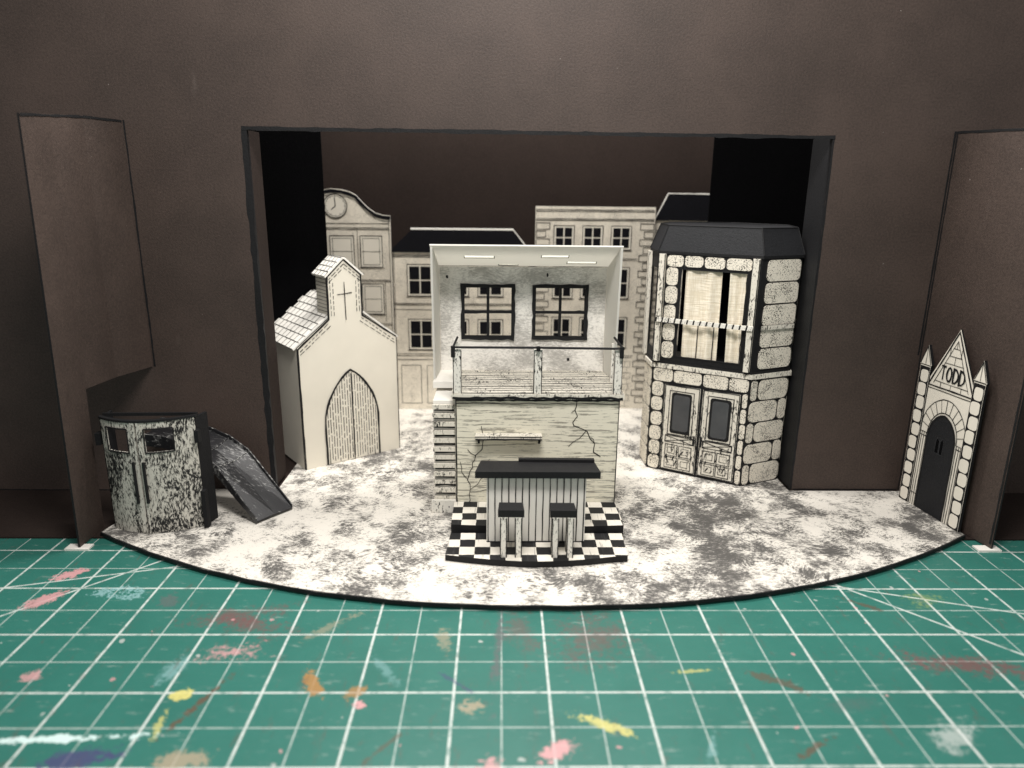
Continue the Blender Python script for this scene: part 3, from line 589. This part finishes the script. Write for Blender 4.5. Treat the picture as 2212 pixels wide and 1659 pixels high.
# ---------------------------------------------------------------- booth
T=thing('curved_door_booth',(-2.26,-.62,ZF),"curved booth front with black-stippled double doors and dark frame","booth")
def ap_(u,off=0.0): return (-2.263+.290*u, -.635-.105*(1-u*u)+.02*u-off)
def arcwall(b,u0,u1,z0,z1,k,n=8,th=.014,off=0.0):
    for i in range(n):
        a=u0+(u1-u0)*i/n;c=u0+(u1-u0)*(i+1)/n
        b.ext([(*ap_(a,off-th),z0),(*ap_(a,off),z0),(*ap_(c,off),z0),(*ap_(c,off-th),z0)],(0,0,z1-z0),k)
def hrod(b,u0,u1,z,off,r,k='ink'):
    pts=[ap_(u0+(u1-u0)*i/6,off) for i in range(7)]
    for p,q in zip(pts[:-1],pts[1:]): b.rod((*p,z),(*q,z),r,k,6)
for u0,u1,w0,w1,hu in ((-1,-.12,-.84,-.30,-.22),(-.08,1,.06,.62,-.0)):
    b=MB(); arcwall(b,u0,u1,ZF+.002,.60,'drystipple'); arcwall(b,u0,u1,.755,.80,'dryframe')
    arcwall(b,u0,w0,.60,.755,'dryframe',2); arcwall(b,w1,u1,.60,.755,'dryframe',3)
    e=.10 if u0<-.5 else .08
    for a,c in (((u1-e,u1) if u0<-.5 else (u0,u0+e)),): arcwall(b,a,c,ZF+.002,.80,'dryframe',2,.004,.0045)
    for zz in (.598,.757): hrod(b,w0,w1,zz,.003,.005)
    for uu in (w0,w1): b.rod((*ap_(uu,.003),.60),(*ap_(uu,.003),.755),.004,'ink',6)
    d=b.obj('door',T)
    b=MB(); p=ap_(hu,.016); b.rod((*p,.26),(*p,.54),.010,'ink'); b.rod((*ap_(hu,-.004),.53),(*p,.53),.006,'ink'); b.rod((*ap_(hu,-.004),.27),(*p,.27),.006,'ink'); b.obj('handle',d)
b=MB(); arcwall(b,-1.03,1.03,.801,.815,'ink',16,.03,.006)
b.ext([(-2.56,-.61,.801),(-1.965,-.585,.801),(-1.965,-.57,.801),(-2.56,-.595,.801)],(0,0,.02),'ink'); b.obj('top_rim',T)
for pts,z0,z1 in ((((-1.985,-.600),(-1.968,-.61),(-1.935,-.50),(-1.955,-.49)),ZF,.80),(((-2.566,-.64),(-2.556,-.64),(-2.565,-.48),(-2.58,-.48)),ZF,.80)):
    b=MB(); b.ext([(x,y,z0) for x,y in pts],(0,0,z1-z0),'black'); b.obj('side_panel',T)
for x0,x1,z0,z1 in ((-1.967,-1.94,ZF,.30),(-1.967,-1.94,.64,.72),(-2.60,-2.57,.62,.70)):
    b=MB(); b.box(x0,x1,-.66,-.612,z0,z1,'black'); b.obj('hinge_block',T)
# ---------------------------------------------------------------- slide
T=thing('slide_chute',(-1.9,-.3,ZF),"black card slide with white dry-brushed edges resting on stage","slide")
cr=[((-2.50,-.16,.54),(.10,.99)),((-2.33,-.17,.525),(.15,.98)),((-2.16,-.20,.49),(.22,.97)),((-2.02,-.235,.44),(.35,.93)),((-1.89,-.28,.355),(.50,.86)),((-1.55,-.49,.045),(.62,.78))]
w=.140; L=[];Rr=[];Mm=[]
for (x,y,z),(dx,dy) in cr:
    g=z>.1
    L.append(Vector((x-dx*w,y-dy*w,z))); Rr.append(Vector((x+dx*w,y+dy*w,z+(.02 if g else 0)))); Mm.append(Vector((x,y,z-(.012 if g else -.006))))
b=MB()
for i in range(5):
    b.ext([L[i],L[i+1],Mm[i+1],Mm[i]],(0,0,.010),'dryblack'); b.ext([Mm[i],Mm[i+1],Rr[i+1],Rr[i]],(0,0,.010),'dryblack')
for i in range(1,5): b.rod(L[i]+Vector((0,0,.012)),Mm[i]+Vector((0,0,.012)),.004,'edgeblack',6); b.rod(Mm[i]+Vector((0,0,.012)),Rr[i]+Vector((0,0,.012)),.004,'edgeblack',6)
b.obj('bed',T)
for S,sg in ((L,-1),(Rr,1)):
    b=MB()
    for i in range(5):
        e0=.05; e1=.05 if i<4 else .004
        b.ext([S[i]+Vector((0,0,-e0)),S[i+1]+Vector((0,0,-e1)),S[i+1]+Vector((0,0,.032)),S[i]+Vector((0,0,.036))],(0,sg*.01,0),'dryblack')
    for i in range(5): b.rod(S[i]+Vector((0,sg*.005,.037)),S[i+1]+Vector((0,sg*.005,.033)),.004,'edgeblack',6)
    b.obj('side_edge',T)
for o in bpy.data.objects:
    if "_b" in o: del o["_b"]
# ---------------------------------------------------------------- light
w=bpy.data.worlds.new("World"); bpy.context.scene.world=w; w.use_nodes=True
w.node_tree.nodes["Background"].inputs[0].default_value=(1,.98,.96,1); w.node_tree.nodes["Background"].inputs[1].default_value=.40
def area(n,loc,tgt,sx,sy,e,c=(1,.965,.92)):
    l=bpy.data.lights.new(n,'AREA'); l.shape='RECTANGLE'; l.size=sx; l.size_y=sy; l.energy=e; l.color=c
    o=bpy.data.objects.new(n,l); o.location=loc; o.rotation_euler=(Vector(tgt)-Vector(loc)).to_track_quat('-Z','Y').to_euler(); bpy.context.scene.collection.objects.link(o)
area('ceiling_light',(.1,-3.0,5.6),(.3,-.2,.6),2.0,1.0,320)
area('ceiling_light',(.2,.35,5.9),(.2,1.4,0),2.6,.6,330)
# ---------------------------------------------------------------- camera
p=math.radians(15.5); yw=math.radians(1.0); ro=math.radians(.6)
f=Vector((math.sin(yw)*math.cos(p),math.cos(yw)*math.cos(p),-math.sin(p))); r0=Vector((math.cos(yw),-math.sin(yw),0)); u0=r0.cross(f)
r=r0*math.cos(ro)+u0*math.sin(ro); u=u0*math.cos(ro)-r0*math.sin(ro)
cd=bpy.data.cameras.new('camera'); co=bpy.data.objects.new('camera',cd); bpy.context.scene.collection.objects.link(co)
co.matrix_world=Matrix(((r.x,u.x,-f.x,0),(r.y,u.y,-f.y,-5),(r.z,u.z,-f.z,2.25),(0,0,0,1)))
cd.sensor_width=36; cd.lens=36*1534/2212; cd.clip_end=200; cd.clip_start=.05
cd.dof.use_dof=True; cd.dof.focus_distance=4.9; cd.dof.aperture_fstop=.6
sc_=bpy.context.scene; sc_.camera=co
sc_.view_settings.view_transform='Standard'; sc_.view_settings.look='None'; sc_.view_settings.exposure=0
